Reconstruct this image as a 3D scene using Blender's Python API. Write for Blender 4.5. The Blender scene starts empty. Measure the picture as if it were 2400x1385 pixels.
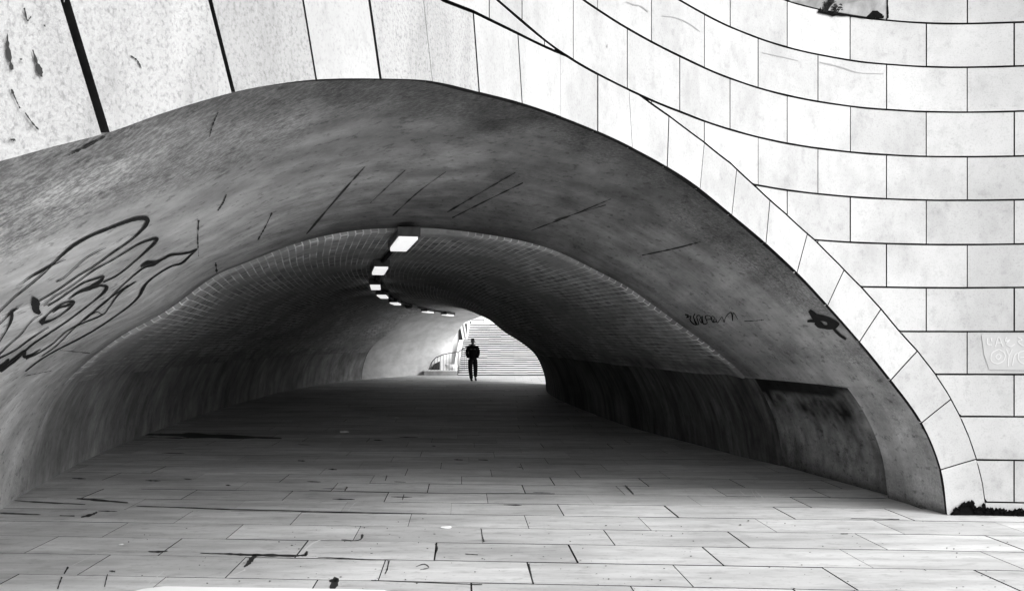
import bpy, bmesh, math, random
from mathutils import Vector, Matrix
from mathutils.bvhtree import BVHTree
random.seed(7)
S = bpy.context.scene
C = S.collection
R = math.radians
EYE = 1.64; F = 2333.0; XC = 1200.0; Y0 = 800.0     # eye height, focal length and horizon of the 2400 px photograph

# ------------------------------------------------------------------ materials
def mat(name, base, rough=.85, spec=.2, noise=(), bump=(), tone=None, emit=None, attr=None, extra=None):
    """noise: (scale, lo, hi, factor, stretch) multiplies the base; bump: (scale, strength, dist)"""
    m = bpy.data.materials.new(name); m.use_nodes = True
    nt = m.node_tree; N = nt.nodes; L = nt.links
    b = N['Principled BSDF']; b.inputs['Roughness'].default_value = rough
    b.inputs['Specular IOR Level'].default_value = spec
    if emit:
        b.inputs['Emission Color'].default_value = (1, 1, 1, 1); b.inputs['Emission Strength'].default_value = emit
    tc = N.new('ShaderNodeTexCoord')
    val = N.new('ShaderNodeValue'); val.outputs[0].default_value = base
    cur = val.outputs[0]
    def math_(op, a, bb, clamp=False):
        n = N.new('ShaderNodeMath'); n.operation = op; n.use_clamp = clamp
        for i, v in enumerate((a, bb)):
            if hasattr(v, 'is_output'): L.new(v, n.inputs[i])
            else: n.inputs[i].default_value = v
        return n.outputs[0]
    def noise_(scale, stretch, detail=6, coord='Object', ro=.6):
        mp = N.new('ShaderNodeMapping'); L.new(tc.outputs[coord], mp.inputs[0]); mp.inputs['Scale'].default_value = stretch
        n = N.new('ShaderNodeTexNoise'); n.inputs['Scale'].default_value = scale; n.inputs['Detail'].default_value = detail
        n.inputs['Roughness'].default_value = ro
        L.new(mp.outputs[0], n.inputs['Vector']); return n.outputs['Fac']
    def ramp(v, lo, hi, a=0., bb=1.):
        r = N.new('ShaderNodeMapRange'); r.inputs[1].default_value = lo; r.inputs[2].default_value = hi
        r.inputs[3].default_value = a; r.inputs[4].default_value = bb; L.new(v, r.inputs[0]); return r.outputs[0]
    for (sc, lo, hi, dark, st, co) in noise:
        cur = math_('MULTIPLY', cur, ramp(noise_(sc, st, coord=co), lo, hi, dark, 1.))
    if tone:
        a = N.new('ShaderNodeAttribute'); a.attribute_name = 'tone'
        cur = math_('MULTIPLY', cur, ramp(a.outputs['Fac'], 0, 1, tone[0], tone[1]))
    hgt = None
    if extra: cur, hgt = extra(N, L, tc, cur, math_, noise_, ramp)
    cb = N.new('ShaderNodeCombineColor')
    for i in range(3): L.new(cur, cb.inputs[i])
    L.new(cb.outputs[0], b.inputs['Base Color'])
    prev = None
    for (sc, stg, dist, st, co) in bump:
        bp = N.new('ShaderNodeBump'); bp.inputs['Strength'].default_value = stg; bp.inputs['Distance'].default_value = dist
        L.new(noise_(sc, st, 8, co, .65), bp.inputs['Height'])
        if prev: L.new(prev, bp.inputs['Normal'])
        prev = bp.outputs[0]
    if hgt is not None:
        bp = N.new('ShaderNodeBump'); bp.inputs['Strength'].default_value = .8; bp.inputs['Distance'].default_value = .01
        L.new(hgt, bp.inputs['Height'])
        if prev: L.new(prev, bp.inputs['Normal'])
        prev = bp.outputs[0]
    if prev: L.new(prev, b.inputs['Normal'])
    return m
ONE = (1, 1, 1)
def rough_patches(N, L, tc, cur, math_, noise_, ramp):
    # spalled, sandy patches whose grain is darker; 'worn' attribute says where the plaster has come off
    a = N.new('ShaderNodeAttribute'); a.attribute_name = 'worn'
    grain = noise_(38, ONE, 4, 'Object', .75)
    big = noise_(1.6, (1, .35, 1), 6)
    msk = math_('MULTIPLY', math_('ADD', a.outputs['Fac'], ramp(big, .5, .66, 0, .45)), 1.0, True)
    g = ramp(grain, .42, .62, .45, 1.06)
    mix = math_('ADD', math_('MULTIPLY', g, msk), math_('SUBTRACT', 1.0, msk))
    st = N.new('ShaderNodeAttribute'); st.attribute_name = 'stain_shade'
    flk = ramp(noise_(13, (1, .6, 1), 8, 'Object', .7), .36, .44, .55, 1.0)             # small dark pits and flakes
    lum = ramp(noise_(2.4, (1.2, .5, 1.2), 8, 'Object', .7), .35, .65, .72, 1.15)
    cur = math_('MULTIPLY', math_('MULTIPLY', math_('MULTIPLY', cur, flk), lum), math_('SUBTRACT', 1.0, st.outputs['Fac']))
    cur = math_('MULTIPLY', cur, mix)
    return cur, math_('MULTIPLY', grain, msk)
M = {}
M['stone'] = mat('pale_limestone', .47, .8, .2,
    [(1.1, .34, .60, .84, ONE, 'Object'), (4.2, .36, .52, .88, (1, 1, .7), 'Object'), (11, .30, .44, .86, ONE, 'Object'), (70, .30, .48, .80, ONE, 'Object')],
    [(90, .35, .004, ONE, 'Object')], tone=(.90, 1.04))
M['hewn'] = mat('rough_hewn_limestone', .42, .85, .2,
    [(1.9, .34, .58, .84, (1, 1, .5), 'Object'), (70, .32, .50, .66, ONE, 'Object'), (6, .36, .50, .84, (1, 1, .35), 'Object'), (24, .28, .38, .75, ONE, 'Object')],
    [(75, .8, .008, ONE, 'Object'), (16, .35, .01, ONE, 'Object')], tone=(.90, 1.04))
M['mortar'] = mat('joint_and_soffit_shade', .02, .95, .05, [(20, .3, .6, .5, ONE, 'Object')])
M['rot'] = mat('black_moss', .008, 1, 0, [(30, .3, .6, .5, ONE, 'Object')])
M['plaster'] = mat('grey_vault_concrete', .81, .9, .15,
    [(.55, .3, .7, .78, (1, .6, 1), 'Object'), (3.0, .3, .6, .84, (1.6, .25, 1), 'Object'), (18, .3, .5, .9, ONE, 'Object'), (1.0, .34, .62, .74, (.9, 1.7, 1), 'UV'), (3.2, .34, .56, .88, (.5, 1.3, 1), 'UV')],
    [(30, .35, .006, ONE, 'Object'), (7, .3, .015, (1, .5, 1), 'Object')], extra=rough_patches)
M['exitplaster'] = mat('pale_exit_concrete', .64, .9, .15,
    [(.5, .3, .7, .75, (1, .5, 1), 'Object'), (2.2, .3, .6, .75, (1, .4, 1.5), 'Object')], [(25, .3, .006, ONE, 'Object')])
def bricks(N, L, tc, cur, math_, noise_, ramp):
    bt = N.new('ShaderNodeTexBrick'); L.new(tc.outputs['UV'], bt.inputs['Vector'])
    bt.inputs['Scale'].default_value = 1; bt.inputs['Brick Width'].default_value = .26; bt.inputs['Row Height'].default_value = .088
    bt.inputs['Mortar Size'].default_value = .009; bt.inputs['Mortar Smooth'].default_value = .3; bt.inputs['Bias'].default_value = 0
    bt.inputs['Color1'].default_value = (.45, .45, .45, 1); bt.inputs['Color2'].default_value = (1, 1, 1, 1)
    bt.inputs['Mortar'].default_value = (1.65, 1.65, 1.65, 1)
    sp = N.new('ShaderNodeSeparateColor'); L.new(bt.outputs['Color'], sp.inputs[0])
    worn = ramp(noise_(1.1, (1, .5, 1), 5), .38, .58)     # mortar shows only where the soot is thin
    col = math_('ADD', math_('MULTIPLY', sp.outputs[0], worn), math_('MULTIPLY', math_('SUBTRACT', 1.0, worn), .75))
    # ragged upper edge of the render that was smeared over the lowest courses
    sx = N.new('ShaderNodeSeparateXYZ'); L.new(tc.outputs['UV'], sx.inputs[0])
    nz = math_('MULTIPLY', math_('SUBTRACT', noise_(1.3, (1, 1.4, 1), 6, 'UV', .65), .5), 1.9)
    a_ = ramp(math_('ADD', sx.outputs[1], nz), LDL, LDL+.55, 0., 1.); b_ = ramp(math_('ADD', sx.outputs[1], nz), LDR-.45, LDR+.05, 1., 0.)
    k_ = math_('MULTIPLY', a_, b_, True)
    smear = ramp(noise_(5, (1, .3, 1), 5, 'UV'), .34, .6, .30, .58)
    col = math_('ADD', math_('MULTIPLY', col, k_), math_('MULTIPLY', math_('SUBTRACT', 1.0, k_), smear))
    return math_('MULTIPLY', cur, col), math_('MULTIPLY', math_('SUBTRACT', 1.0, bt.outputs['Fac']), k_)
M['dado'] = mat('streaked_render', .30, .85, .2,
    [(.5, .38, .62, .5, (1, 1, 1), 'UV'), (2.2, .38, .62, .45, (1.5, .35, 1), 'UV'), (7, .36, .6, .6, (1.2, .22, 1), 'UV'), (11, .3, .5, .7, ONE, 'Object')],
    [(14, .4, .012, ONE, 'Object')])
M['dadoL'] = mat('pale_streaked_render', .56, .85, .2,
    [(.5, .38, .62, .55, (1, 1, 1), 'UV'), (1.7, .38, .62, .6, (1.1, .5, 1), 'UV'), (5, .34, .6, .82, (1.0, .3, 1), 'UV'), (2.6, .36, .6, .75, ONE, 'Object'), (11, .3, .5, .75, ONE, 'Object')],
    [(14, .4, .012, ONE, 'Object')])
M['slab'] = mat('worn_paving_slab', .76, .62, .3,
    [(.9, .36, .62, .72, (.28, 1.2, 1), 'Object'), (2.6, .42, .56, .82, (.35, 1.6, 1), 'Object'), (.7, .3, .68, .84, ONE, 'Object'), (3.5, .3, .55, .88, (.5, 1.6, 1), 'Object'), (26, .28, .42, .72, ONE, 'Object'), (7, .34, .46, .80, (.7, 1.3, 1), 'Object')],
    [(35, .2, .003, ONE, 'Object'), (5, .15, .006, ONE, 'Object')], tone=(.84, 1.05))
M['dirt'] = mat('joint_dirt', .035, .9, .1, [(4, .45, .6, .35, ONE, 'Object')])
M['dark_mark'] = mat('damp_and_dark_patch', .03, .5, .3, [(14, .3, .6, .5, ONE, 'Object')])
M['scratch'] = mat('chalky_scratch', .6, .9, .1)
M['spray'] = mat('black_spray_paint', .006, .7, .15)
M['greyspray'] = mat('dark_grey_spray_paint', .018, .7, .15)
M['chalk'] = mat('faded_pale_paint', .56, .8, .1)
M['fade'] = mat('faded_grey_wash', .43, .8, .1, [(5, .3, .6, .9, ONE, 'Object')])
M['crack'] = mat('hairline_crack', .28, .9, .1)
M['groove'] = mat('formwork_groove', .05, .95, .05, [(3, .3, .55, .3, ONE, 'Object')])
M['glow'] = mat('lit_diffuser', .8, .5, .2, emit=.33)
M['dull'] = mat('unlit_diffuser', .25, .5, .2)
M['metal'] = mat('grey_lamp_housing', .12, .6, .3, [(9, .3, .6, .6, ONE, 'Object')])
M['cable'] = mat('black_conduit', .01, .7, .2)
M['iron'] = mat('dark_iron', .03, .5, .4)
M['white'] = mat('white_render', .85, .8, .2, [(2, .3, .6, .93, ONE, 'Object')])
M['step'] = mat('pale_stair_stone', .85, .8, .2, [(1.2, .3, .6, .85, (.4, 1, 1), 'Object'), (9, .3, .45, .8, ONE, 'Object')], tone=(.88, 1.0))
M['riser'] = mat('shaded_riser_stone', .07, .85, .1, [(2.2, .35, .62, .3, (.5, 1, 1), 'Object')])  # risers coloured dark: the shade on them is put into the stone
M['glass'] = mat('dark_window', .02, .25, .5)
M['platform'] = mat('platform_concrete', .28, .85, .1, [(2.5, .3, .6, .6, ONE, 'Object')])
M['cloth'] = mat('black_cloth', .006, .9, .1, [(12, .3, .6, .6, ONE, 'Object')])
M['trouser'] = mat('black_trouser_cloth', .007, .9, .1)
M['badge'] = mat('grey_chest_print', .09, .9, .1)
M['skin'] = mat('shaded_skin', .10, .6, .3)
M['hair'] = mat('dark_hair', .01, .8, .2)
M['paper'] = mat('white_paper', .85, .8, .1)
M['leaf'] = mat('dark_leaf', .02, .8, .2)
M['ground'] = mat('plain_ground', .45, .9, .1, [(.4, .3, .6, .85, ONE, 'Object')])

# ------------------------------------------------------------------ object helpers
def finish(name, verts, faces, material, parent=None, smooth=False, attrs=None, uv=None, mats=None, midx=None):
    me = bpy.data.meshes.new(name); me.from_pydata([tuple(v) for v in verts], [], faces); me.update()
    for m in (mats or [material]): me.materials.append(m)
    if midx: me.polygons.foreach_set('material_index', midx)
    if smooth: me.polygons.foreach_set('use_smooth', [True] * len(me.polygons))
    for k, vals in (attrs or {}).items():
        a = me.attributes.new(k, 'FLOAT', 'POINT'); a.data.foreach_set('value', vals)
    if uv:
        l = me.uv_layers.new(name='UVMap')
        for lp in me.loops: l.data[lp.index].uv = uv[lp.vertex_index]
    o = bpy.data.objects.new(name, me); C.objects.link(o)
    if parent: o.parent = parent
    return o
def tag(o, label=None, cat=None, group=None, kind=None):
    if label: o['label'] = label
    if cat: o['category'] = cat
    if group: o['group'] = group
    if kind: o['kind'] = kind
    return o
def thing(name, label, cat, loc=(0, 0, 0), rz=0, group=None):
    o = bpy.data.objects.new(name, None); C.objects.link(o); o.location = loc; o.rotation_euler = (0, 0, rz)
    o.empty_display_size = .2
    return tag(o, label, cat, group)
def join(src, dst):
    for o in list(S.objects): o.select_set(False)
    src.select_set(True); dst.select_set(True); bpy.context.view_layer.objects.active = dst
    bpy.ops.object.join()
class MB:
    def __init__(s): s.v = []; s.f = []; s.mi = []; s.tone = []
    def quad(s, a, b, c, d, mi=0, tone=.5):
        n = len(s.v); s.v += [a, b, c, d]; s.tone += [tone] * 4; s.f.append((n, n+1, n+2, n+3)); s.mi.append(mi)
    def box(s, x0, x1, y0, y1, z0, z1, mi=0, tone=.5, T=None):
        p = [Vector((x, y, z)) for z in (z0, z1) for y in (y0, y1) for x in (x0, x1)]
        if T: p = [T @ q for q in p]
        n = len(s.v); s.v += p; s.tone += [tone] * 8
        for f in ((0,2,3,1), (4,5,7,6), (0,1,5,4), (2,6,7,3), (0,4,6,2), (1,3,7,5)):
            s.f.append(tuple(n+i for i in f)); s.mi.append(mi)
    def tube(s, pts, r, n=8, mi=0):
        pts = [Vector(p) for p in pts]; base = len(s.v); rs = r if isinstance(r, (list, tuple)) else [r] * len(pts)
        for i, p in enumerate(pts):
            d = (pts[min(i+1, len(pts)-1)] - pts[max(i-1, 0)]).normalized()
            a = d.cross(Vector((0, 0, 1)));  a = a.normalized() if a.length > .01 else Vector((1, 0, 0)); b = d.cross(a)
            for k in range(n):
                t = 2 * math.pi * k / n; s.v.append(p + a * (rs[i] * math.cos(t)) + b * (rs[i] * math.sin(t))); s.tone.append(.5)
        for i in range(len(pts)-1):
            for k in range(n):
                s.f.append((base+i*n+k, base+i*n+(k+1) % n, base+(i+1)*n+(k+1) % n, base+(i+1)*n+k)); s.mi.append(mi)
        s.f.append(tuple(base+k for k in range(n))); s.mi.append(mi)
        s.f.append(tuple(base+(len(pts)-1)*n+k for k in reversed(range(n)))); s.mi.append(mi)
    def build(s, name, m, parent=None, smooth=False, bevel=0):
        mats = m if isinstance(m, list) else [m]
        o = finish(name, s.v, s.f, None, parent, smooth, {'tone': s.tone}, mats=mats, midx=s.mi)
        if bevel:
            bv = o.modifiers.new('bevel', 'BEVEL'); bv.width = bevel; bv.segments = 2; bv.limit_method = 'ANGLE'
        return o
def interp(tbl, x):
    if x <= tbl[0][0]: return tbl[0][1:] if len(tbl[0]) > 2 else tbl[0][1]
    for a, b in zip(tbl, tbl[1:]):
        if x <= b[0]:
            t = (x-a[0]) / (b[0]-a[0]) if b[0] > a[0] else 0
            r = tuple(p + (q-p)*t for p, q in zip(a[1:], b[1:]))
            return r if len(r) > 1 else r[0]
    return tbl[-1][1:] if len(tbl[-1]) > 2 else tbl[-1][1]
def catmull(P, n=12):
    out = []
    for i in range(len(P)-1):
        p0 = Vector(P[max(i-1, 0)]); p1 = Vector(P[i]); p2 = Vector(P[i+1]); p3 = Vector(P[min(i+2, len(P)-1)])
        def dt(a, b): return max((b-a).length, 1e-6) ** .5
        t0 = 0; t1 = t0 + (dt(p0, p1) if i > 0 else dt(p1, p2)); t2 = t1 + dt(p1, p2); t3 = t2 + (dt(p2, p3) if i < len(P)-2 else dt(p1, p2))
        if i == 0: p0 = p1 * 2 - p2
        if i == len(P)-2: p3 = p2 * 2 - p1
        for k in range(n):
            t = t1 + (t2-t1) * k / n
            A1 = p0*((t1-t)/(t1-t0)) + p1*((t-t0)/(t1-t0)); A2 = p1*((t2-t)/(t2-t1)) + p2*((t-t1)/(t2-t1)); A3 = p2*((t3-t)/(t3-t2)) + p3*((t-t2)/(t3-t2))
            B1 = A1*((t2-t)/(t2-t0)) + A2*((t-t0)/(t2-t0)); B2 = A2*((t3-t)/(t3-t1)) + A3*((t-t1)/(t3-t1))
            out.append(B1*((t2-t)/(t2-t1)) + B2*((t-t1)/(t2-t1)))
    out.append(Vector(P[-1])); return out

# ------------------------------------------------------------------ plan of the portal wall (metres; camera at the origin looking along +Y)
PLAN = [(-3.9, -7.0), (-2.9, -4.0), (-2.2, -1.4), (-1.55, .75), (-.98, 2.6), (-.48, 4.0), (-.06, 5.12), (.328, 6.07), (.771, 6.84), (1.247, 7.52),
        (1.80, 8.20), (2.43, 8.77), (3.117, 9.17), (3.49, 9.30), (3.9, 9.385), (4.29, 9.405), (4.81, 9.357), (5.6, 9.25), (7.2, 9.0), (9.5, 8.6), (13, 8.0)]
pc = catmull([(a, b) for a, b in PLAN], 16)
ps = [0.0]
for a, b in zip(pc, pc[1:]): ps.append(ps[-1] + (b-a).length)
PT = [(s, p.x, p.y) for s, p in zip(ps, pc)]
SMAX = ps[-1]
def plan(s, off=0.0):
    x, y = interp(PT, s)
    x2, y2 = interp(PT, min(s+.05, SMAX)); x1, y1 = interp(PT, max(s-.05, 0))
    t = Vector((x2-x1, y2-y1)).normalized(); n = Vector((t.y, -t.x))     # towards the outside
    return x + n.x*off, y + n.y*off
def wall3(s, h, off=0.0):
    x, y = plan(s, off); return Vector((x, y, h))
def px_s(x):
    """where the sight line through column x of the photograph meets the wall in plan"""
    u = (x-XC)/F; best = None
    for i in range(len(PT)-1, 0, -1):
        a = PT[i]; b = PT[i-1]
        fa = a[1]-u*a[2]; fb = b[1]-u*b[2]
        if fa >= 0 >= fb and a[2] > 0:
            t = fa/(fa-fb); return a[0] + (b[0]-a[0])*t
    return PT[0][0]
def lift(x, y):
    s = px_s(x); X, Y = interp(PT, s); return (s, EYE + (Y0-y)/F*Y)

# arch edge (intrados) on the wall, read from the photograph, then carried on behind the left edge of the frame
INT_PX = [(0, 378), (120, 345), (245, 313), (390, 262), (545, 217), (640, 199), (740, 187), (890, 185), (1012, 191), (1122, 216), (1222, 242), (1313, 273), (1400, 308), (1481, 346),
          (1563, 391), (1640, 442), (1715, 503), (1795, 570), (1868, 638), (1940, 715), (2015, 800), (2088, 890), (2160, 990), (2205, 1100), (2220, 1207)]
INT = [lift(x, y) for x, y in INT_PX]
W = .27                                      # the vault's straight lines run along (-W, 1)
def s_w(s): x, y = interp(PT, s); return x + W*y

# inner ring (where the concrete porch meets the brick vault)
def ring_y(X): return 12.19 + .263*X
RING_PX = [(150, 901), (276, 794), (390, 729), (507, 645), (569, 619), (700, 570), (820, 543), (910, 535), (1000, 534), (1070, 540), (1137, 549), (1231, 566), (1307, 589), (1408, 638), (1469, 671), (1505, 696), (1560, 736), (1610, 773), (1660, 809), (1700, 841), (1747, 885)]
RP = [(-5.27, 0.0), (-5.19, .55)]
for x, y in RING_PX:
    u = (x-XC)/F; D = 12.19/(1-.263*u); RP.append((u*D, EYE + (Y0-y)/F*D))
RP += [(3.36, .55), (3.46, 0.0)]
rc = catmull(RP, 10)
for p in rc: p.y = max(p.y, 0)
RWL, RWR = RP[0][0] + W*ring_y(RP[0][0]), RP[-1][0] + W*ring_y(RP[-1][0])
# portal: finish the hidden left leg with the shape of the ring
ring_w = [(p.x + W*ring_y(p.x), p.y) for p in rc]
SL = None
s0, h0 = INT[0]; w0 = s_w(s0)
WPR = s_w(INT[-1][0])
sl = s0
WPL = s_w(interp([(y, s) for (s, x, y) in PT if y < 5], -1.2))
def rmap(wp): return RWL + (wp-WPL)/(WPR-WPL)*(RWR-RWL)
def rinv(wr): return WPL + (wr-RWL)/(RWR-RWL)*(WPR-WPL)
k0 = h0 / interp(ring_w, rmap(w0))
w_s = [(s_w(s), s) for (s, x, y) in PT if y > -6.5 and x < 4.6]
extra = []
for i in range(14):
    wp = WPL + (w0-WPL) * (i/14.0)**1.6
    extra.append((interp(w_s, wp), interp(ring_w, rmap(wp)) * k0))
INTF = [Vector(p) for p in extra] + [Vector(p) for p in INT]
ic = catmull([(p.x, p.y) for p in INTF], 8)
for p in ic: p.y = max(p.y, 0)
il = [0.0]
for a, b in zip(ic, ic[1:]): il.append(il[-1] + (b-a).length)
IC = [(l, p.x, p.y) for l, p in zip(il, ic)]
def near_l(s, h):
    return min(IC, key=lambda q: (q[1]-s)**2 + (q[2]-h)**2)[0]
def nrm(l):
    a = Vector(interp(IC, max(l-.12, 0))); b = Vector(interp(IC, min(l+.12, IC[-1][0]))); t = (b-a).normalized()
    return Vector((-t.y, t.x))
RT = .385
OUT_PX = [(1035, 0), (1108, 28), (1212, 79), (1298, 120), (1326, 131), (1400, 178), (1497, 231), (1567, 272), (1650, 334), (1712, 383), (1770, 437), (1840, 500), (1910, 563), (1965, 618), (2020, 674),
          (2065, 724), (2108, 776), (2150, 822), (2190, 873), (2222, 922), (2250, 974), (2272, 1025), (2289, 1075), (2303, 1130), (2312, 1195)]
OUTM = [lift(x, y) for x, y in OUT_PX]
OUTM = [(a, lift(2265, 368)[1]) if 1320 < p[0] < 1500 else (a, b) for (a, b), p in zip(OUTM, OUT_PX)]
o_first = OUTM[0]
oc = []
for q in IC:
    n = nrm(q[0]); p = (q[1] + n.x*RT, q[2] + n.y*RT)
    if p[0] < o_first[0] - .05: oc.append(p)
OC = [(-.0 + p[0], p[1]) for p in oc] + OUTM + [(OUTM[-1][0]+.006, -.05)]
OC.sort()
OHT = [(s, h) for s, h in OC]
OSL, OSR = OHT[0][0], OHT[-1][0]
def outer_h(s):
    if s < OSL or s > OSR: return -1.0
    return interp(OHT, s)

from mathutils import noise as mn_
# ------------------------------------------------------------------ stone blocks of the portal wall
under = thing('underpass', 'long pedestrian underpass with a wide pale stone arch, grey concrete mouth and sooty brick vault', 'underpass', (0, 0, 0))
BACK = -.03
LV = [-.02, .125] + [lift(2265, y)[1] for y in (1077, 975.5, 877, 777, 674.5, 573.5, 470, 368, 263.5, 158.5, 56.5)]
L368 = LV[9]
while len(LV) < 18: LV.append(LV[-1] + .412)
TOP = LV[-1]
EVEN = [1711, 1845, 1993, 2171, 2377]; ODD = [1527, 1651, 1777, 1917, 2078, 2267]
def joints(pxs):
    v = [px_s(p) for p in pxs]; st = .825
    sp = (v[-1]-v[0])/(len(v)-1)
    while v[0] > 0: v.insert(0, v[0]-sp)
    v[0] = 0.0
    while v[-1] < SMAX - 1: v.append(v[-1]+.83)
    v.append(SMAX); return v
JE, JO = joints(EVEN), joints(ODD)
mb = MB()
NICHE = []
for k in range(len(LV)-1):
    lo, hi = LV[k], LV[k+1]
    J = JO if (k % 2 == 0) else JE          # k=9 -> 3.81..4.22
    J = JE if k % 2 else JO
    if k == 2: J = [j for j in J if abs(j - px_s(2267)) > .1]
    gv = .0085 if lo > .1 else .006
    for a, b in zip(J, J[1:]):
        if b-a < .05: continue
        gh = random.uniform(.004, .008)
        tone = random.random(); prd = random.uniform(-.0015, .0015)
        niche = (k == 11 and abs((a+b)/2 - px_s(1920)) < .75 and False) 
        A, B = a+gh, b-gh
        near = (B > OSL-.1 and A < OSR+.1)
        step = .02 if (near and lo < 3.5) else .06
        n = max(1, int(math.ceil((B-A)/step)))

        cols = []
        for i in range(n+1):
            s = A + (B-A)*i/n
            bo = max(lo+gv+.0025*mn_.noise(Vector((s*3, lo, 0))), outer_h(s) + .010); cols.append((s, bo, hi-gv+.0025*mn_.noise(Vector((s*3, hi, 5)))))
        def P(s, h, off): return wall3(s, h, off)
        run = False
        for i in range(n):
            (s1, b1, t1), (s2, b2, t2) = cols[i], cols[i+1]
            v1, v2 = b1 < t1-.004, b2 < t2-.004
            if not (v1 or v2): continue
            b1_, b2_ = min(b1, t1), min(b2, t2)
            mb.quad(P(s1, b1_, prd), P(s2, b2_, prd), P(s2, t2, prd), P(s1, t1, prd), 0, tone)
            mb.quad(P(s1, b1_, BACK), P(s2, b2_, BACK), P(s2, b2_, prd), P(s1, b1_, prd), 1, tone)
            mb.quad(P(s1, t1, prd), P(s2, t2, prd), P(s2, t2, BACK), P(s1, t1, BACK), 1, tone)
            if i == 0: mb.quad(P(s1, b1_, BACK), P(s1, b1_, prd), P(s1, t1, prd), P(s1, t1, BACK), 1, tone)
            if i == n-1: mb.quad(P(s2, b2_, prd), P(s2, b2_, BACK), P(s2, t2, BACK), P(s2, t2, prd), 1, tone)
wall_o = mb.build('portal_wall', [M['stone'], M['mortar']], under)
# mortar backing, then the mass of the wall behind it
mb = MB(); n = 420
IH = sorted((s, h) for _, s, h in IC)
ISL, ISR = IH[0][0], IH[-1][0]
def int_h(s): return interp(IH, s) if ISL <= s <= ISR else -.05
for i in range(n):
    s1, s2 = SMAX*i/n, SMAX*(i+1)/n
    l1, l2 = int_h(s1)+.02, int_h(s2)+.02
    if ISL < s1 < ISR and s2 > ISR: l2 = -.05
    mb.quad(wall3(s1, l1, BACK+.001), wall3(s2, l2, BACK+.001), wall3(s2, TOP, BACK+.001), wall3(s1, TOP, BACK+.001))
    mb.quad(wall3(s1, TOP, .02), wall3(s2, TOP, .02), wall3(s2, TOP, -.5), wall3(s1, TOP, -.5))
mb.build('mortar_bed', M['mortar'], under)
# voussoirs
VI = [(-150, 415), (245, 313), (545, 217), (740, 187), (890, 185), (1012, 191), (1122, 217), (1222, 240), (1310, 270), (1400, 305), (1480, 348), (1563, 390), (1640, 440), (1715, 503),
      (1795, 570), (1868, 638), (1940, 715), (2015, 800), (2088, 890), (2160, 990), (2205, 1100), (2220, 1207)]
VO = [None, (150, 0), (490, 0), (710, 0), (865, 0), (992, 0), (1108, 28), (1212, 79), (1309, 124), (1400, 178), (1485, 226), (1567, 272), (1650, 334), (1730, 400), (1812, 475), (1890, 545), (1975, 628),
      (2062, 720), (2147, 820), (2225, 930), (2289, 1074), (2312, 1195)]
ol = [0.0]
OP = [Vector(p) for p in OHT]
for a, b in zip(OP, OP[1:]): ol.append(ol[-1] + (b-a).length)
OCL = [(l, p.x, p.y) for l, p in zip(ol, OP)]
def near_o(s, h): return min(((l + (l2-l)*t, (x+(x2-x)*t - s)**2 + (y+(y2-y)*t - h)**2) for (l, x, y), (l2, x2, y2) in zip(OCL, OCL[1:]) for t in (0, .25, .5, .75)), key=lambda q: q[1])[0]
JL = []
for (a, b) in zip(VI, VO):
    if a[0] < 0: continue
    si, hi = lift(*a); li = near_l(si, hi)
    if b is None: continue
    so, ho = lift(*b)
    if b[1] == 0:                                           # the joint leaves the frame: carry it on to the outer edge
        d = Vector((so-si, ho-hi)).normalized(); best = 1e9
        for k in range(20, 80):
            q = Vector((si, hi)) + d*k*.01
            if q.y >= outer_h(q.x): so, ho = q; break
    JL.append((li, near_o(so, ho)))
JL[-1] = (IC[-1][0], OCL[-1][0])
# hidden part of the ring on the left
first = JL[0]; pre = []
m = 6
for i in range(m): 
    l = first[0] * i/m; lo_ = first[1] * i/m; pre.append((l, lo_))
JL = pre + JL
mb = MB()
for j in range(len(JL)-1):
    (a0, b0), (a1, b1) = JL[j], JL[j+1]
    tone = random.random(); prd = random.uniform(.001, .005)
    near_cam = j < m + 4
    gw = .005 if not near_cam else (.013 if j < m+2 else .006)
    gw0 = {m: .014, m+1: .013, m+2: .005, m+3: .008}.get(j, .0055)
    gw1 = {m-1: .014, m: .013, m+1: .005, m+2: .008}.get(j, .0055)
    # measured: joints beside the crown are wide near the camera, hair-thin further off
    la, lb = a1-a0, b1-b0
    NT, NR = max(4, int(la/.04)), 6
    def vp(t, r, off):
        p = Vector(interp(IC, a0+gw0 + (la-gw0-gw1)*t)); q = Vector(interp(OCL, b0+gw0 + (lb-gw0-gw1)*t))
        d = (q-p); L_ = max(d.length, .01); r_ = r * (1 - .009/L_)
        z = p + d*r_
        return wall3(z.x, z.y, off)
    mi = 1 if j < m + 5 and j != m+2 else 0
    for i in range(NT):
        for r in range(NR):
            mb.quad(vp((i+1)/NT, r/NR, prd), vp(i/NT, r/NR, prd), vp(i/NT, (r+1)/NR, prd), vp((i+1)/NT, (r+1)/NR, prd), mi, tone)
        mb.quad(vp((i+1)/NT, 1, prd), vp(i/NT, 1, prd), vp(i/NT, 1, BACK), vp((i+1)/NT, 1, BACK), 2, tone)
        mb.quad(vp(i/NT, 0, prd), vp((i+1)/NT, 0, prd), vp((i+1)/NT, 0, BACK-.02), vp(i/NT, 0, BACK-.02), 2, tone)  # soffit edge coloured black to stand for its shadow line
    for t in (0, 1):
        for r in range(NR):
            q = [vp(t, r/NR, prd), vp(t, (r+1)/NR, prd), vp(t, (r+1)/NR, BACK), vp(t, r/NR, BACK)]
            mb.quad(*(q if t else q[::-1]), 2, tone)
ring_o = mb.build('arch_ring', [M['stone'], M['hewn'], M['mortar']], under)

# ------------------------------------------------------------------ concrete porch vault
NQ, NTT = 230, 150
rl = [0.0]
for a, b in zip(rc, rc[1:]): rl.append(rl[-1] + (b-a).length)
RC = [(l, p.x, p.y) for l, p in zip(rl, rc)]
DH = 1.167                                                    # top of the rendered dado
qs = [rl[-1]*i/NQ for i in range(NQ+1)]
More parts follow.
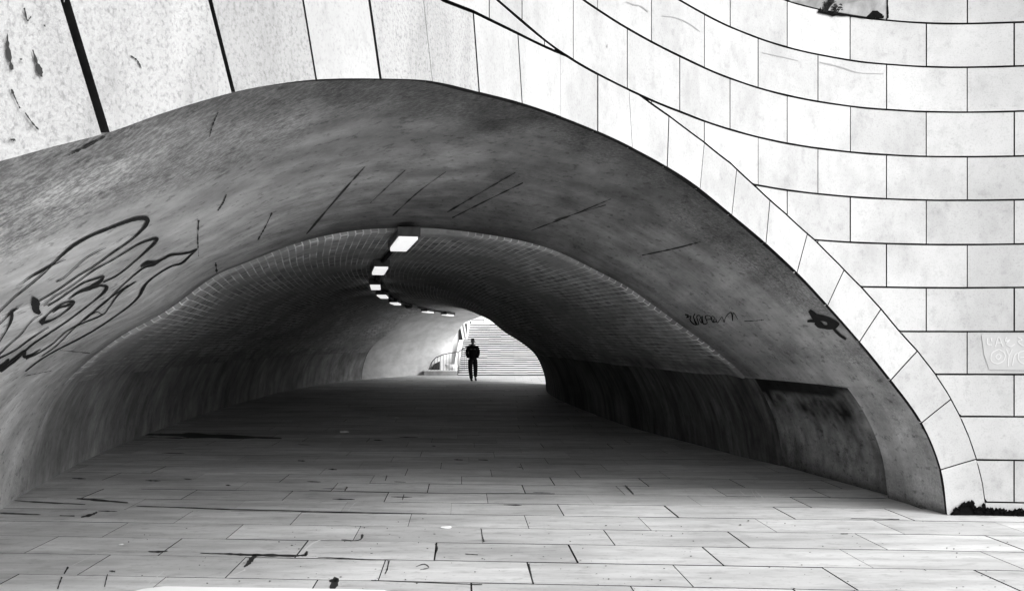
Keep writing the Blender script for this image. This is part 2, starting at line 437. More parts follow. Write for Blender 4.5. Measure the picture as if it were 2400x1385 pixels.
# a grid line exactly on the dado top at the right
lr = [l for l, x, h in RC if x > 0 and abs(h-DH) < .08]
LDR = min(RC, key=lambda q: abs(q[2]-DH) + (0 if q[1] > 0 else 9))[0]
LDL = min(RC, key=lambda q: abs(q[2]-DH) + (0 if q[1] < 0 else 9))[0]
qs = sorted([q for q in qs if abs(q-LDR) > .02] + [LDR, LDR+.004])
IHW = sorted((s_w(s), s, h) for _, s, h in IC)
TR = .27
ts = sorted([i/NTT for i in range(NTT+1)] + [TR, TR-.002])
V = []; UV = []; idx = {}
worn = []; stain_shade = []
from mathutils import noise as mn
for qi, l in enumerate(qs):
    x, h = interp(RC, l); Rg = Vector((x, ring_y(x), h))
    wr = x + W*ring_y(x)
    wp = rinv(wr); s, hp = interp([(a, b, c) for a, b, c in IHW], wp)
    if qi == 0: hp = 0
    if qi == len(qs)-1: s, hp = IC[-1][1], 0
    if l > LDR - .001 and qi < len(qs)-1:                          # right foot: share out the height
        f = h/DH; hp = f * 1.167; 
        s = interp(sorted((hh, ss) for _, ss, hh in IC if ss > px_s(1950)), hp)
    Pp = wall3(s, hp, BACK-.005)
    for ti, t in enumerate(ts):
        p = Pp.lerp(Rg, t)
        p.z += .012*mn.noise(p*.7) * min(1, p.z)
        if t >= TR and l >= LDR+.003:
            p.x += .11                                         # the broken-out recess in the lining
        V.append(p); UV.append((l, t*8))
        # worn plaster along the mouth of the arch and in a band across it
        dist = (p-Pp).length
        lim = 1.0 + .7*mn.noise(Vector((l*.7, 0, 3))) + .5*mn.noise(Vector((l*3, dist, 1)))
        if l < 4: lim += .8
        wv = max(0, min(1, (lim - dist)*1.6)) * (1 if l < 9.2 else .5)
        band = mn.noise(Vector((p.x*.9, p.y*.35, 7))) 
        if p.z < .5 and x > 0: wv = max(wv, .6 - p.z)
        worn.append(wv*.8); stain_shade.append(0.0)
nT = len(ts)
Fc = []
for qi in range(len(qs)-1):
    for ti in range(nT-1):
        a = qi*nT+ti; Fc.append((a, a+1, a+nT+1, a+nT))
# stains and shade: darker towards the brick, recess lip's cast shadow painted in
for qi, l in enumerate(qs):
    for ti, t in enumerate(ts):
        i = qi*nT+ti; p = V[i]
        d = (1-t)*(V[qi*nT+nT-1]-V[qi*nT]).length
        nz = mn.noise(Vector((p.x*1.3, p.y*.5, p.z*1.3)))
        st = max(0, .38 - d*.38 + .15*nz) if l < LDR else 0
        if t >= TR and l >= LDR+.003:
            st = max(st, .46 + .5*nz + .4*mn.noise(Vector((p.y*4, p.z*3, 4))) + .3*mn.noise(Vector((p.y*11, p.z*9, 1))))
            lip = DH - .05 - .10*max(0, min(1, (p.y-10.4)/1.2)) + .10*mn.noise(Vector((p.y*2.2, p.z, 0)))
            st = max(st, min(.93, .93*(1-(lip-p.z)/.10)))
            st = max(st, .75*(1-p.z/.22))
        elif p.z < .10 and p.x > 0: st = .6*(1-p.z/.1)
        n1 = mn.noise(Vector((p.x*.6, p.y*.3, 2))); n2 = mn.noise(p*2.3); n3 = mn.noise(Vector((p.x*5, p.y*2, p.z*5)))
        dist = t*(V[qi*nT+nT-1]-V[qi*nT]).length
        if l < 5.6: darkening = (p.z-2.0)/1.0 + .45*n1 + .2*n2                                   # darker with height, up to the crown
        else: darkening = 1.1 + .3*n1 + .15*n2 - max(0, l-6.0)*.24
        darkening = max(0, min(1, darkening))*.71
        rim = max(0, min(1, 1.1 - dist/(.55+.35*n1) + .6*n3))*.38                            # grime behind the stone rim
        if l > LDR - 1.5: rim *= .5
        st = 1-(1-max(0, min(.95, st)))*(1-darkening)*(1-rim)*(1-max(0, n3)*.25)
        stain_shade[i] = min(.95, max(0, st))
porch = finish('porch_vault', V, Fc, M['plaster'], under, True, {'worn': worn, 'stain_shade': stain_shade}, UV)
BV = BVHTree.FromPolygons(V, Fc)

# ------------------------------------------------------------------ brick vault and exit vault
SEC = [  # left foot, right foot
 ((-5.27, 10.80), (3.46, 13.10)), ((-5.95, 14.1), (2.98, 15.6)), ((-6.5, 18), (2.28, 19)), ((-6.95, 22.5), (1.80, 23)), ((-7.3, 28), (1.32, 28)),
 ((-7.47, 32.7), (1.15, 31.5)), ((-7.35, 36.5), (1.17, 34)), ((-6.98, 39.9), (1.25, 35.4)), ((-6.45, 42.6), (1.33, 36.2)),
 ((-5.95, 44.4), (1.38, 36.6)), ((-5.1, 46.9), (1.45, 36.95)), ((-4.1, 49.1), (1.52, 37.3)), ((-3.1, 51.0), (1.6, 37.6))]
lc = catmull([a for a, b in SEC], 10); rr = catmull([b for a, b in SEC], 10)
NB = 8*10
xc = (RP[0][0]+RP[-1][0])/2; hw = (RP[-1][0]-RP[0][0])/2
prof = []                                                     # (v, h, l) with v -1..1
npf = 120
for i in range(npf+1):
    l = rl[-1]*i/npf; x, h = interp(RC, l); prof.append([(x-xc)/hw, h, l])
def insert(lv):
    x, h = interp(RC, lv); prof.append([(x-xc)/hw, h, lv]); prof.sort(key=lambda q: q[2])
insert(LDL); insert(LDR)
iL = min(range(len(prof)), key=lambda i: abs(prof[i][2]-LDL)); iR = min(range(len(prof)), key=lambda i: abs(prof[i][2]-LDR))
EX = [(-1.0, 0), (-.99, .8), (-.966, 1.62), (-.89, 1.98), (-.77, 2.34), (-.677, 2.56), (-.417, 2.75), (0, 2.95), (.55, 2.78), (.77, 2.5), (.92, 1.9), (.99, 1.0), (1, 0)]
exc = catmull(EX, 10); exl = [0.0]
for a, b in zip(exc, exc[1:]): exl.append(exl[-1] + ((b.x-a.x)**2*16 + (b.y-a.y)**2)**.5)
EXC = [(l, p.x, p.y) for l, p in zip(exl, exc)]
PV = sorted((q[0], q[1]) for q in prof if q[0] <= .02)
def sec_pt(k, i, off):
    """k: station along the tunnel, i: profile index, off: inward offset"""
    L_, R_ = lc[k], rr[k]; mid = (L_+R_)/2; ax = (R_-L_)/2
    v, h, l = prof[i]
    f = max(0, min(1, (k-NB)/(len(lc)-1-NB)))
    if f > 0:
        lv, v2, h2 = 0, *interp(EXC, l/rl[-1]*exl[-1]); v = v*(1-f)+v2*f; h = h*(1-f)+h2*f
    if off == 'brick':
        l_ = prof[i][2]; off = .04
        if l_ < LDL+1.0: off = .04*max(0, (l_-LDL)/1.0)
        if l_ > LDR-.8: off = .04 + ((-.085 + .085*min(1, k/5)) - .04)*max(0, 1-(LDR-l_)/.8)*min(1, k/3)
    if callable(off): off = off(k)
    if v > 0 and k > 6:                                       # deeper in, both haunches have the same round
        f_ = min(1, (k-6)/20); h2 = interp(PV, -v); h = h*(1-f_) + h2*f_
    sc = 1 - off/ax.length; vz = 1 - off/3.0
    p = mid + ax*v*sc
    return Vector((p.x, p.y, h*vz))
alen = [0.0]
for k in range(1, len(lc)): alen.append(alen[-1] + (((lc[k]+rr[k])/2) - ((lc[k-1]+rr[k-1])/2)).length)
def sweep(name, i0, i1, k0, k1, off, m, lip=None, extra_front=False):
    V = []; U = []; Fc = []; ni = i1-i0+1
    ks = list(range(k0, k1+1))
    for k in ks:
        for i in range(i0, i1+1):
            p = sec_pt(k, i, off); d = .018*mn.noise(p*.9); p.z += d*min(1, p.z); V.append(p); U.append((alen[k], prof[i][2]))
    for a in range(len(ks)-1):
        for i in range(ni-1):
            q = a*ni+i; Fc.append((q, q+ni, q+ni+1, q+1))
    if extra_front:                                           # the end face of the brick, proud of the concrete
        n0 = len(V)
        for i in range(i0, i1+1): V.append(sec_pt(k0, i, extra_front)); U.append((alen[k0]-.06, prof[i][2]))
        for i in range(ni-1): Fc.append((n0+i, i, i+1, n0+i+1))
    if lip:                                                   # underside towards the recessed dado
        for (i, io) in lip:
            n0 = len(V)
            for k in ks: V.append(sec_pt(k, i, -.14)); U.append((alen[k], prof[i][2]-.1))
            for a in range(len(ks)-1):
                q = a*ni+(i-i0); Fc.append((n0+a, n0+a+1, q+ni, q))
    return finish(name, V, Fc, m, under, True, None, U)
M['brick'] = mat('sooty_brick', .70, .9, .1, [(.8, .3, .65, .7, (1, .4, 1), 'Object'), (6, .3, .6, .75, (1, .5, 1), 'Object')],
    [(30, .3, .005, ONE, 'Object')], extra=bricks)
def brick_off(k, i=None): return .04
BRV = sweep('brick_vault', iL, iR, 0, NB, 'brick', M['brick'], lip=[(iR, 1), (iL, 0)], extra_front=-.03)
dl = sweep('dado', 0, iL, 0, NB, .0, M['dadoL'], extra_front=-.05)
dr = sweep('dado', iR, len(prof)-1, 0, NB, lambda k: -.085 + .085*min(1, k/5), M['dado'], extra_front=-.2)
tag(dl, 'streaked grey render along the foot of the left brick wall'); tag(dr, 'dark stained recessed render along the foot of the right brick wall')
EXV = sweep('exit_vault', 0, len(prof)-1, NB, len(lc)-1, .02, M['exitplaster'])
sweep('light_block_shell', 0, len(prof)-1, 0, NB+4, -.3, M['mortar'], extra_front=-.9)  # added unseen shell, stops daylight leaking through gaps in the lining
# exit face of the tunnel, thick, keeps daylight out of the mass above
mb = MB(); k = len(lc)-1; L_, R_ = lc[k], rr[k]; ax = (R_-L_).normalized(); nn = Vector((-ax.y, ax.x))
pe = [sec_pt(k, i, .02) for i in range(len(prof))]
for a, b in zip(pe, pe[1:]):
    A = Vector((a.x, a.y, 3.2)); B = Vector((b.x, b.y, 3.2)); o_ = Vector((-.03, .3, 0))
    mb.quad(a+o_, b+o_, B+o_, A+o_); mb.quad(a, b, b+o_, a+o_)
for (P_, d) in ((Vector((R_.x, R_.y, 0)), Vector((ax.x, ax.y, 0))*9),):
    o_ = Vector((-.03, .3, 0))
    mb.quad(P_+o_, P_+d+o_, P_+d+o_+Vector((0, 0, 3.2)), P_+o_+Vector((0, 0, 3.2)))
mb.build('exit_face', M['white'], under)
# earth over the tunnel: high behind the portal wall, low above the exit
mb = MB()
top = [wall3(SMAX*i/40, TOP+.02, -.3) for i in range(41)]
mid_ = [Vector((-14 + 27*i/40, 18, TOP - .5)) for i in range(41)]
a0 = Vector((lc[-1].x-14, lc[-1].y+6, 3.22)); b0_ = Vector((rr[-1].x+9*.64, rr[-1].y-9*.77, 3.22)); L3 = Vector((lc[-1].x, lc[-1].y, 3.22)); R3 = Vector((rr[-1].x, rr[-1].y, 3.22)); b1_ = R3 + Vector((ax.x, ax.y, 0))*9
def edge(t):
    if t < .3: return a0.lerp(L3, t/.3)
    if t < .7: return L3.lerp(R3, (t-.3)/.4)
    return R3.lerp(b1_, (t-.7)/.3)
for i in range(40):
    a, b = top[i], top[i+1]; c, d = mid_[i], mid_[i+1]; e, f = edge(i/40), edge((i+1)/40)
    mb.quad(a, b, d, c); mb.quad(c, d, f, e)
mb.quad(Vector((-4.2, -7, -.05)), Vector((-4.2, -7, TOP)), Vector((-14, 18, TOP-.5)), Vector((-14, 18, -.05)))
mb.quad(Vector((-14, 18, -.05)), Vector((-14, 18, TOP-.5)), a0, Vector((a0.x, a0.y, -.05)))
mb.quad(a0, L3, Vector((L3.x, L3.y, -.05)), Vector((a0.x, a0.y, -.05)))
tag(mb.build('embankment', M['ground']), kind='structure')

# ------------------------------------------------------------------ marks that lie on those surfaces
CAM = Vector((0, 0, EYE))
def hit(x, y, off=.004):
    d = Vector(((x-XC)/F, 1, (Y0-y)/F)).normalized()
    loc, nrm_, i, dist = BV.ray_cast(CAM, d)
    if loc is None: return None
    if nrm_.dot(d) > 0: nrm_ = -nrm_
    return loc + nrm_*off, nrm_
def walhit(x, y, off=.006):
    s, h = lift(x, y); p = wall3(s, h, off); q = wall3(s+.01, h, off); t = (q-p).normalized(); return p, Vector((t.y, -t.x, 0))
def floorhit(x, y, off=.004):
    D = EYE*F/(y-Y0); return Vector(((x-XC)/F*D, D, off)), Vector((0, 0, 1))
def stroke(mb, pts, caster, mi=0, sub=6, ww=None, off=.004, wk=1.0, jag=0):
    """pts: (x, y, width px); ribbon laid on the real surface, width measured across the line of sight"""
    P = catmull([(p[0], p[1], p[2]*wk) for p in pts], sub) if sub > 1 else [Vector((p[0], p[1], p[2]*wk)) for p in pts]
    ed = []
    for i, p in enumerate(P):
        a = P[max(i-1, 0)]; b = P[min(i+1, len(P)-1)]; t = Vector((b.x-a.x, b.y-a.y))
        if t.length < 1e-6: t = Vector((1, 0))
        t.normalize(); n = Vector((-t.y, t.x)); w = p.z/2
        if jag: w *= 1 + jag*random.uniform(-1, 1)
        A = caster(p.x+n.x*w, p.y+n.y*w, off); B = caster(p.x-n.x*w, p.y-n.y*w, off)
        ed.append((A[0], B[0]) if A and B else None)
    for a, b in zip(ed, ed[1:]):
        if a and b: mb.quad(a[0], b[0], b[1], a[1], mi)
def blob(mb, pts, caster, mi=0, off=.004):
    q = [caster(x, y, off) for x, y in pts]
    if any(v is None for v in q): return
    n = len(mb.v); mb.v += [v[0] for v in q]; mb.tone += [.5]*len(q); mb.f.append(tuple(range(n, n+len(q)))); mb.mi.append(mi)

# left tag, traced in a 3.077x enlargement whose corner is (0, 450)
def z3(L): return [(x/3.077, 450+y/3.077, w/3.077) for x, y, w in L]
G = [
 [(-20,870,8),(100,755,8),(200,675,9),(300,590,9),(400,490,10),(520,385,18),(640,315,17),(780,257,17),(880,218,20),(960,192,24),(1020,182,28),(1058,190,34),(1052,225,26),(1000,290,13),(930,350,9),(800,440,9),(680,528,8),(560,600,8),(430,690,8),(340,745,8),(270,785,8)],
 [(150,655,4),(220,605,10),(300,560,14),(380,515,10),(470,478,3)],
 [(310,815,6),(400,745,6),(520,670,6),(680,555,8),(800,490,7),(900,430,8),(1000,370,10),(1080,340,14),(1130,330,20),(1110,365,18),(1060,415,14),(1000,470,9),(900,555,8),(820,610,8),(740,645,9)],
 [(400,640,10),(450,620,6),(520,560,5),(600,485,6),(680,435,6),(760,395,3)],
 [(340,815,8),(420,770,8),(520,700,8),(600,650,9),(700,615,12),(745,600,10),(720,640,20),(660,680,26),(720,670,16),(765,680,24),(750,715,18),(690,770,8),(600,840,8),(480,930,8),(330,1030,9),(240,1090,9),(170,1150,12),(120,1200,16),(0,1290,18)],
 [(490,770,6),(560,720,14),(640,690,26),(700,668,16)],
 [(290,945,40),(330,890,10),(400,830,9),(460,795,8),(530,785,16),(510,820,12),(440,880,7),(370,920,10),(290,940,30)],
 [(375,865,6),(430,825,16),(480,815,14),(530,790,18)],
 [(230,750,14),(250,790,60),(255,840,50),(285,870,24)],
 [(300,1180,5),(400,1110,6),(500,1010,6),(620,900,6),(760,790,7),(850,700,7),(960,600,7),(1040,540,10),(1100,520,22),(1160,488,12),(1230,450,18),(1300,443,15),(1370,430,12),(1420,408,5),(1375,450,10),(1310,510,14),(1240,530,10),(1150,580,8),(1060,650,12),(1025,700,22),(1000,750,14),(930,820,9),(820,900,8),(700,980,8),(560,1060,9),(420,1130,8),(300,1200,8),(180,1290,8)],
 [(1010,535,10),(1060,505,24),(1120,498,14),(1170,480,10)],
 [(600,920,14),(640,890,10),(740,800,7),(850,720,7),(900,690,12),(980,640,4)],
 [(550,960,4),(640,890,6),(700,860,7),(740,880,6),(790,820,7),(840,750,9),(920,670,10)],
 [(-20,1180,8),(60,1100,6),(150,1020,6),(220,930,6),(300,870,4)],
 [(-20,1200,10),(100,1140,7),(240,1040,8),(350,970,4)],
 [(-20,960,7),(40,900,8),(90,850,16),(130,828,5)],
 [(80,850,20),(80,900,26),(50,980,10),(-10,1080,6)],
 [(-10,1265,24),(40,1230,26),(60,1195,8)],
 [(-10,1290,12),(80,1210,10),(180,1140,14),(170,1180,26),(220,1170,12),(290,1130,6)],
 [(180,1195,20),(260,1165,8),(380,1090,6),(480,1000,6),(600,940,7),(700,900,8),(740,880,5)],
]
mb = MB()
for g in G: stroke(mb, z3(g), hit, wk=1.0, off=.006, jag=.12)
tag(mb.build('graffiti', M['spray'], under), 'looping black outline graffiti stretched across the left side of the vault')
# small scrawl and dark shape on the right
mb = MB()
def z5(L): return [(1560+x/5, 700+y/5, w/5) for x, y, w in L]
sc = [[(230,180,14),(270,190,12),(250,215,14),(300,200,10),(290,240,14),(330,290,14),(370,300,10),(330,210,12),(345,175,10),(335,180,8)],
      [(330,215,10),(360,290,12),(390,295,10),(370,200,12),(400,190,8),(430,280,12),(400,240,8),(440,200,10)],
      [(430,200,10),(450,290,14),(490,280,10),(470,200,12),(520,195,8),(560,270,12),(600,260,10)],
      [(480,240,9),(540,230,9),(545,200,8),(575,215,8),(560,270,10)],
      [(590,225,9),(610,275,10),(640,240,7),(665,210,8),(690,270,9),(700,230,7),(730,180,9),(770,155,9),(790,255,10),(790,200,8),(800,160,8),(850,235,6)]]
for g in sc: stroke(mb, z5(g), hit, off=.007)
tag(mb.build('graffiti', M['spray'], under), 'small illegible black scrawl on the right side of the vault')
mb = MB()
def zb(L): return [(1560+x/5, 700+y/5) for x, y in L]
stroke(mb, z5([(1690,130,40),(1720,165,62),(1760,215,80),(1800,260,95)]), hit, off=.007)
stroke(mb, z5([(1665,258,26),(1720,255,34),(1770,255,40)]), hit, off=.0075)
stroke(mb, z5([(1770,212,70),(1845,222,66),(1905,240,62),(1960,268,66),(2020,290,50),(2042,292,26)]), hit, off=.008)
stroke(mb, z5([(1770,262,70),(1815,300,80),(1860,322,48),(1920,325,60),(1985,305,80),(2025,295,44)]), hit, off=.0085)
stroke(mb, z5([(1965,330,30),(2010,385,30),(2060,430,28),(2120,470,26)]), hit, off=.009)
stroke(mb, z5([(1900,255,20),(1925,285,50),(1920,310,40)]), hit, off=.0095)
tag(mb.build('graffiti', M['greyspray'], under), 'dark sprayed shape with a long tail beside the right edge of the arch')
# pale letters at the right edge of the wall
mb = MB()
blob(mb, [(2300,784),(2352,782),(2425,784),(2425,868),(2318,866),(2306,830)], lambda x, y, o: walhit(x, y, .004), 1)
for g in [[(2313,793),(2314,806),(2324,808)], [(2322,792),(2324,800)], [(2332,812),(2340,790),(2350,812)], [(2336,803),(2346,803)], [(2358,790),(2356,800),(2366,796),(2358,806),(2368,812),(2378,806)], [(2385,790),(2395,796),(2386,800),(2398,810),(2410,806)],
          [(2340,818),(2324,828),(2323,845),(2336,852),(2352,844),(2354,828),(2340,818)], [(2339,829),(2333,836),(2340,842),(2345,834),(2339,829)], [(2358,818),(2364,832),(2372,818)], [(2364,832),(2362,858)], [(2372,856),(2378,832),(2386,826)], [(2400,822),(2388,826),(2386,842),(2398,852),(2412,846)], [(2390,838),(2404,836)]]:
    stroke(mb, [(x, y, 2.2) for x, y in g], walhit, 0, 5, off=.008)
tag(mb.build('graffiti', [M['chalk'], M['fade']], under), 'faded pale bubble letters on a block at the right edge of the wall')

# formwork grooves and cracks on the porch vault, hair cracks on the blocks
mb = MB()
for g in [[(855,390,3),(800,452,5),(718,548,5)], [(950,398,2),(905,440,3),(868,475,2)], [(1045,402,2),(980,450,3),(920,505,4)], [(1208,404,3),(1120,455,5),(1048,497,5)], [(1226,428,3),(1140,470,4),(1060,510,4)],
          [(1432,466,4),(1350,500,4),(1245,540,4)], [(1642,566,5),(1590,580,5),(1505,598,3)], [(465,515,5),(463,560,4),(465,600,3)], [(505,615,6),(508,640,6)], [(530,455,3),(522,475,5),(510,493,4)], [(637,498,4),(622,530,4),(604,562,4)],
          [(1420,480,2),(1300,515,2)], [(510,262,2),(498,290,4),(490,320,2)], [(245,318,6),(185,350,6),(160,362,3)],
          [(60,880,2),(120,868,2)], [(140,820,2),(210,827,2)], [(1740,250,2),(1745,252,2)], [(1745,752,2),(1770,751,2),(1790,749,3)], [(1640,806,4),(1670,822,4)],
          ]:
    stroke(mb, g, hit, 0, 9, off=.003, jag=.8, wk=.65)
join(mb.build('vault_grooves', M['groove'], under), porch)
mb = MB()
for g in [[(1466,5,2),(1485,12,2),(1500,15,2),(1518,28,2)], [(1550,38,1.5),(1580,42,1.5),(1610,54,2),(1640,75,1.5)], [(1785,124,1.6),(1830,134,1.6),(1870,143,1.4)], [(1920,147,2),(1945,152,3),(1975,160,3),(2010,171,1.5),(2070,174,1)], [(1422,105,3),(1422,112,3)]]:
    stroke(mb, g, walhit, 0, 4, off=.004, jag=.5)
join(mb.build('hairline_cracks', M['crack'], under), wall_o)
# black growth along the foot of the wall
def ragged(base, lo, n, amp, seed):
    rnd = random.Random(seed); return [(base[0][0] + (base[1][0]-base[0][0])*i/n, lo + rnd.uniform(-amp, amp)) for i in range(n+1)]
top_ = [(2226,1203),(2236,1194),(2246,1192),(2250,1183),(2256,1181),(2262,1178),(2272,1177),(2280,1178),(2276,1182),(2274,1186),(2282,1190),(2290,1192),(2296,1190),(2304,1186),(2310,1192),(2318,1192),(2328,1196),(2345,1196),(2358,1198),(2372,1201),(2380,1195),(2400,1195),(2450,1196),(2700,1200)]
fine = []
rnd = random.Random(3)
for a, b in zip(top_, top_[1:]):
    for k in range(5): fine.append((a[0]+(b[0]-a[0])*k/5, a[1]+(b[1]-a[1])*k/5 + rnd.uniform(-1.6, 1.6)))
mb = MB()
for a, b in zip(fine, fine[1:]):
    q = []
    for (x, y) in (a, b):
        s, h = lift(x, y); q.append((s, h))
    mb.quad(wall3(q[0][0], -.01, .022), wall3(q[1][0], -.01, .022), wall3(q[1][0], max(q[1][1], .01), .008), wall3(q[0][0], max(q[0][1], .01), .008))
for i in range(240):
    x = rnd.uniform(2232, 2420); s, h = lift(x, 1190); t = interp(fine, x) if fine[0][0] < x < fine[-1][0] else 1200
    hh = lift(x, t + rnd.uniform(-3, 6))[1]; c = wall3(s, max(.01, hh), rnd.uniform(.01, .03)); r = rnd.uniform(.006, .02)
    mb.quad(c+Vector((-r, 0, 0)), c+Vector((0, -.01, -r)), c+Vector((r, 0, 0)), c+Vector((rnd.uniform(-r, r), -.01, r*1.4)))
tag(mb.build('moss', M['rot']), 'black crust of moss along the foot of the stone wall at the right edge', 'moss', kind='stuff')

# ------------------------------------------------------------------ ground and paving
mb = MB(); mb.quad(Vector((-400, -400, -.06)), Vector((400, -400, -.06)), Vector((400, 400, -.06)), Vector((-400, 400, -.06)))
tag(mb.build('ground', M['ground']), kind='structure')
mb = MB(); mb.quad(Vector((-12, -8, -.008)), Vector((14, -8, -.008)), Vector((14, 62, -.008)), Vector((-12, 62, -.008)))
tag(mb.build('paving_bed', M['dirt']), kind='structure')
mb = MB()
# rows fitted to the photograph: pitch .67 m, turned by -.08, slabs 1.068 m long, three-row stagger
off3 = [.13, .47, .81]
rnd = random.Random(11)
for r in range(-22, 84):
    ya, yb = 6.75 + .665*r, 6.75 + .665*(r+1)
    o3 = off3[r % 3]
    for c in range(-12, 12):
        xa = o3 + 1.068*c; xb = xa + 1.068
        if xb < -9.5 or xa > 12: continue
        deep = ya > 11.5
        fill = rnd.random() < (.12 if xa > 0 else .6 if ya < 9.5 else .45)
        gx = rnd.uniform(.003, .006) if not deep else rnd.uniform(.001, .004); gy = rnd.uniform(.004, .011) if not deep else rnd.uniform(.001, .008)
        if rnd.random() < .25: gx += .004
        if fill: gx *= .15
        if rnd.random() < (.5 if deep or xa < -1 else .12): gy *= .15
        t = rnd.random(); z = rnd.uniform(-.0012, .0012)
        def g(x, y, z_=0): return Vector((x - .05*(y-(ya+yb)/2), y - .08*x, z+z_))
        mb.quad(g(xa+gx, ya+gy), g(xb-gx, ya+gy), g(xb-gx, yb-gy), g(xa+gx, yb-gy), 0, t)
        for (p, q) in (((xa+gx, ya+gy), (xb-gx, ya+gy)), ((xb-gx, ya+gy), (xb-gx, yb-gy)), ((xb-gx, yb-gy), (xa+gx, yb-gy)), ((xa+gx, yb-gy), (xa+gx, ya+gy))):
            mb.quad(g(*p, -.01), g(*q, -.01), g(*q), g(*p), 2, t)
# black joint dirt, damp spots, a long dark streak, pale scrapes lying on the slabs
def fh(x, y, o): return floorhit(x, y, .003)
for g, mi in [([(348,1292,3),(370,1293,7),(393,1291,3)],1), ([(470,1296,3),(500,1297,4),(540,1298,9),(580,1300,9),(640,1301,10),(700,1302,8),(718,1300,10)],1), ([(600,1300,14),(590,1310,18),(580,1322,12),(572,1328,6)],1), ([(716,1302,10),(720,1292,12)],1),
              ([(745,1306,2),(800,1308,4),(860,1311,3),(915,1312,3)],1), ([(912,1314,5),(907,1335,7),(902,1346,3)],1), ([(800,1265,3),(845,1264,4),(850,1252,10)],1), ([(772,1362,10),(790,1358,22),(780,1375,26),(775,1392,20)],1), ([(870,1360,3),(930,1362,4),(1130,1370,3)],1),
              ([(320,1186,2),(420,1189,4),(520,1193,5),(640,1196,3),(760,1199,4),(1000,1204,3)],1), ([(0,1202,5),(50,1204,5),(95,1206,2)],1), ([(140,1208,3),(175,1209,3)],1), ([(190,1212,5),(215,1206,10),(228,1200,6)],1), ([(20,1172,2),(80,1176,5),(200,1182,2)],1),
              ([(725,1149,2),(1000,1155,3),(1300,1157,2.5)],1), ([(808,1150,4),(814,1141,5)],1), ([(903,1126,5),(907,1114,4)],1), ([(943,1172,4),(947,1158,4)],1), ([(256,1338,5),(270,1339,6)],1), ([(252,1345,4),(245,1375,3)],2), ([(150,1345,7),(160,1328,8)],2), ([(135,1380,5),(145,1352,8)],2),
              ([(1128,1240,4),(1131,1258,4),(1134,1270,9)],1), ([(1239,1321,9),(1243,1340,5),(1250,1368,6)],1), 
              ([(1970,1251,3),(1988,1251,3)],1), ([(1995,1215,2),(2060,1216,3),(2108,1217,3)],1),
              ([(1020,1274,3),(1025,1285,6),(1022,1296,3)],1), ([(975,1328,2),(995,1322,4),(1005,1330,3),(985,1335,2)],1), ([(1090,1298,2),(1120,1300,3)],1), 
              ([(1465,1137,4),(1485,1158,7)],1), ([(338,1018,6),(400,1019,14),(470,1021,16),(560,1024,12),(660,1027,4)],1), ([(180,1168,4),(230,1172,8),(300,1178,3)],1),
              ([(345,1370,4),(370,1350,3),(385,1338,2)],3), ([(290,1255,2),(312,1235,2)],3), ([(548,1347,3),(575,1335,5)],3), ([(712,1290,6),(735,1272,5),(760,1264,2),(800,1263,1.5)],3), ([(815,1198,3),(835,1177,3),(850,1174,2)],3), ([(700,1170,1.5),(850,1175,2)],3),
              ([(170,1325,2),(230,1298,2),(300,1287,1.5)],3), ([(1733,1150,3),(1745,1160,3)],3), ([(1770,1150,3),(1790,1168,4)],3), ([(1775,1170,3),(1760,1148,2)],3)]:
    stroke(mb, g, fh, mi, 5, jag=.45, wk=.55 if mi != 3 else .5)
for i in range(170):
    x, y = rnd.uniform(300, 2400), rnd.uniform(1215, 1385); w = rnd.uniform(1, 3.2)
    stroke(mb, [(x, y, w), (x+rnd.uniform(1, 5), y+rnd.uniform(-.6, .6), w*.5)], fh, 1, 1)
for i in range(26):
    x, y = rnd.uniform(100, 1300), rnd.uniform(1020, 1200); w = rnd.uniform(1, 2.6); e = rnd.uniform(10, 60)
    stroke(mb, [(x, y, w*.3), (x+e*.5, y+.5, w), (x+e, y+1, w*.3)], fh, 2, 3, jag=.4)
tag(mb.build('pavement', [M['slab'], M['dark_mark'], M['dirt'], M['scratch']]), kind='structure')
# near-white strip in the lower left corner; bright daylight put into its colour
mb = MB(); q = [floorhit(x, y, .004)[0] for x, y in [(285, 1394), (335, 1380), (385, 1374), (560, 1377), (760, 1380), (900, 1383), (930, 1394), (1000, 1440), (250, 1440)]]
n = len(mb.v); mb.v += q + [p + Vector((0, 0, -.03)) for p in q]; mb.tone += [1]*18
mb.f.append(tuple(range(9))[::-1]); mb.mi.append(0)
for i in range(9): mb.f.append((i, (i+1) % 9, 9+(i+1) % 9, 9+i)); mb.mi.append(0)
tag(mb.build('lit_floor_strip', mat('painted_lit_floor', .95, .7, .2)), kind='structure')

# ------------------------------------------------------------------ lamps
LP = [(945, 570), (890, 633), (880, 672), (897, 694), (927, 711), (965, 722), (1003, 731), (1050, 738)]
lamp_pos = []
bvs = [BVHTree.FromPolygons([v.co for v in o.data.vertices], [tuple(p.vertices) for p in o.data.polygons]) for o in (BRV, EXV, porch)]
for (x, y) in LP:
    best = None
    for k in range(1100, 5000, 5):                             # along the sight line until the fixture touches the ceiling
        D = k*.01; P_ = Vector(((x-XC)/F*D, D, EYE + (Y0-y)/F*D))
        hh = [b.ray_cast(Vector((P_.x, P_.y, .5)), Vector((0, 0, 1)))[0] for b in bvs]; hh = [q.z for q in hh if q]
        if hh and P_.z > min(hh) - .135: best = P_; break
    lamp_pos.append(best or P_); print('lamp', [round(c, 2) for c in lamp_pos[-1]])
descr = ['nearest and largest of the lit ceiling lamps, under the rim of the brick vault', 'second lit ceiling lamp from the entrance', 'third lit ceiling lamp, furthest left of the row', 'fourth lit ceiling lamp, where the row turns right',
         'fifth lit ceiling lamp, just before the dark one', 'unlit ceiling lamp, the only dark one of the row', 'lit ceiling lamp just beyond the dark one', 'last lit ceiling lamp, beside the far exit arch']
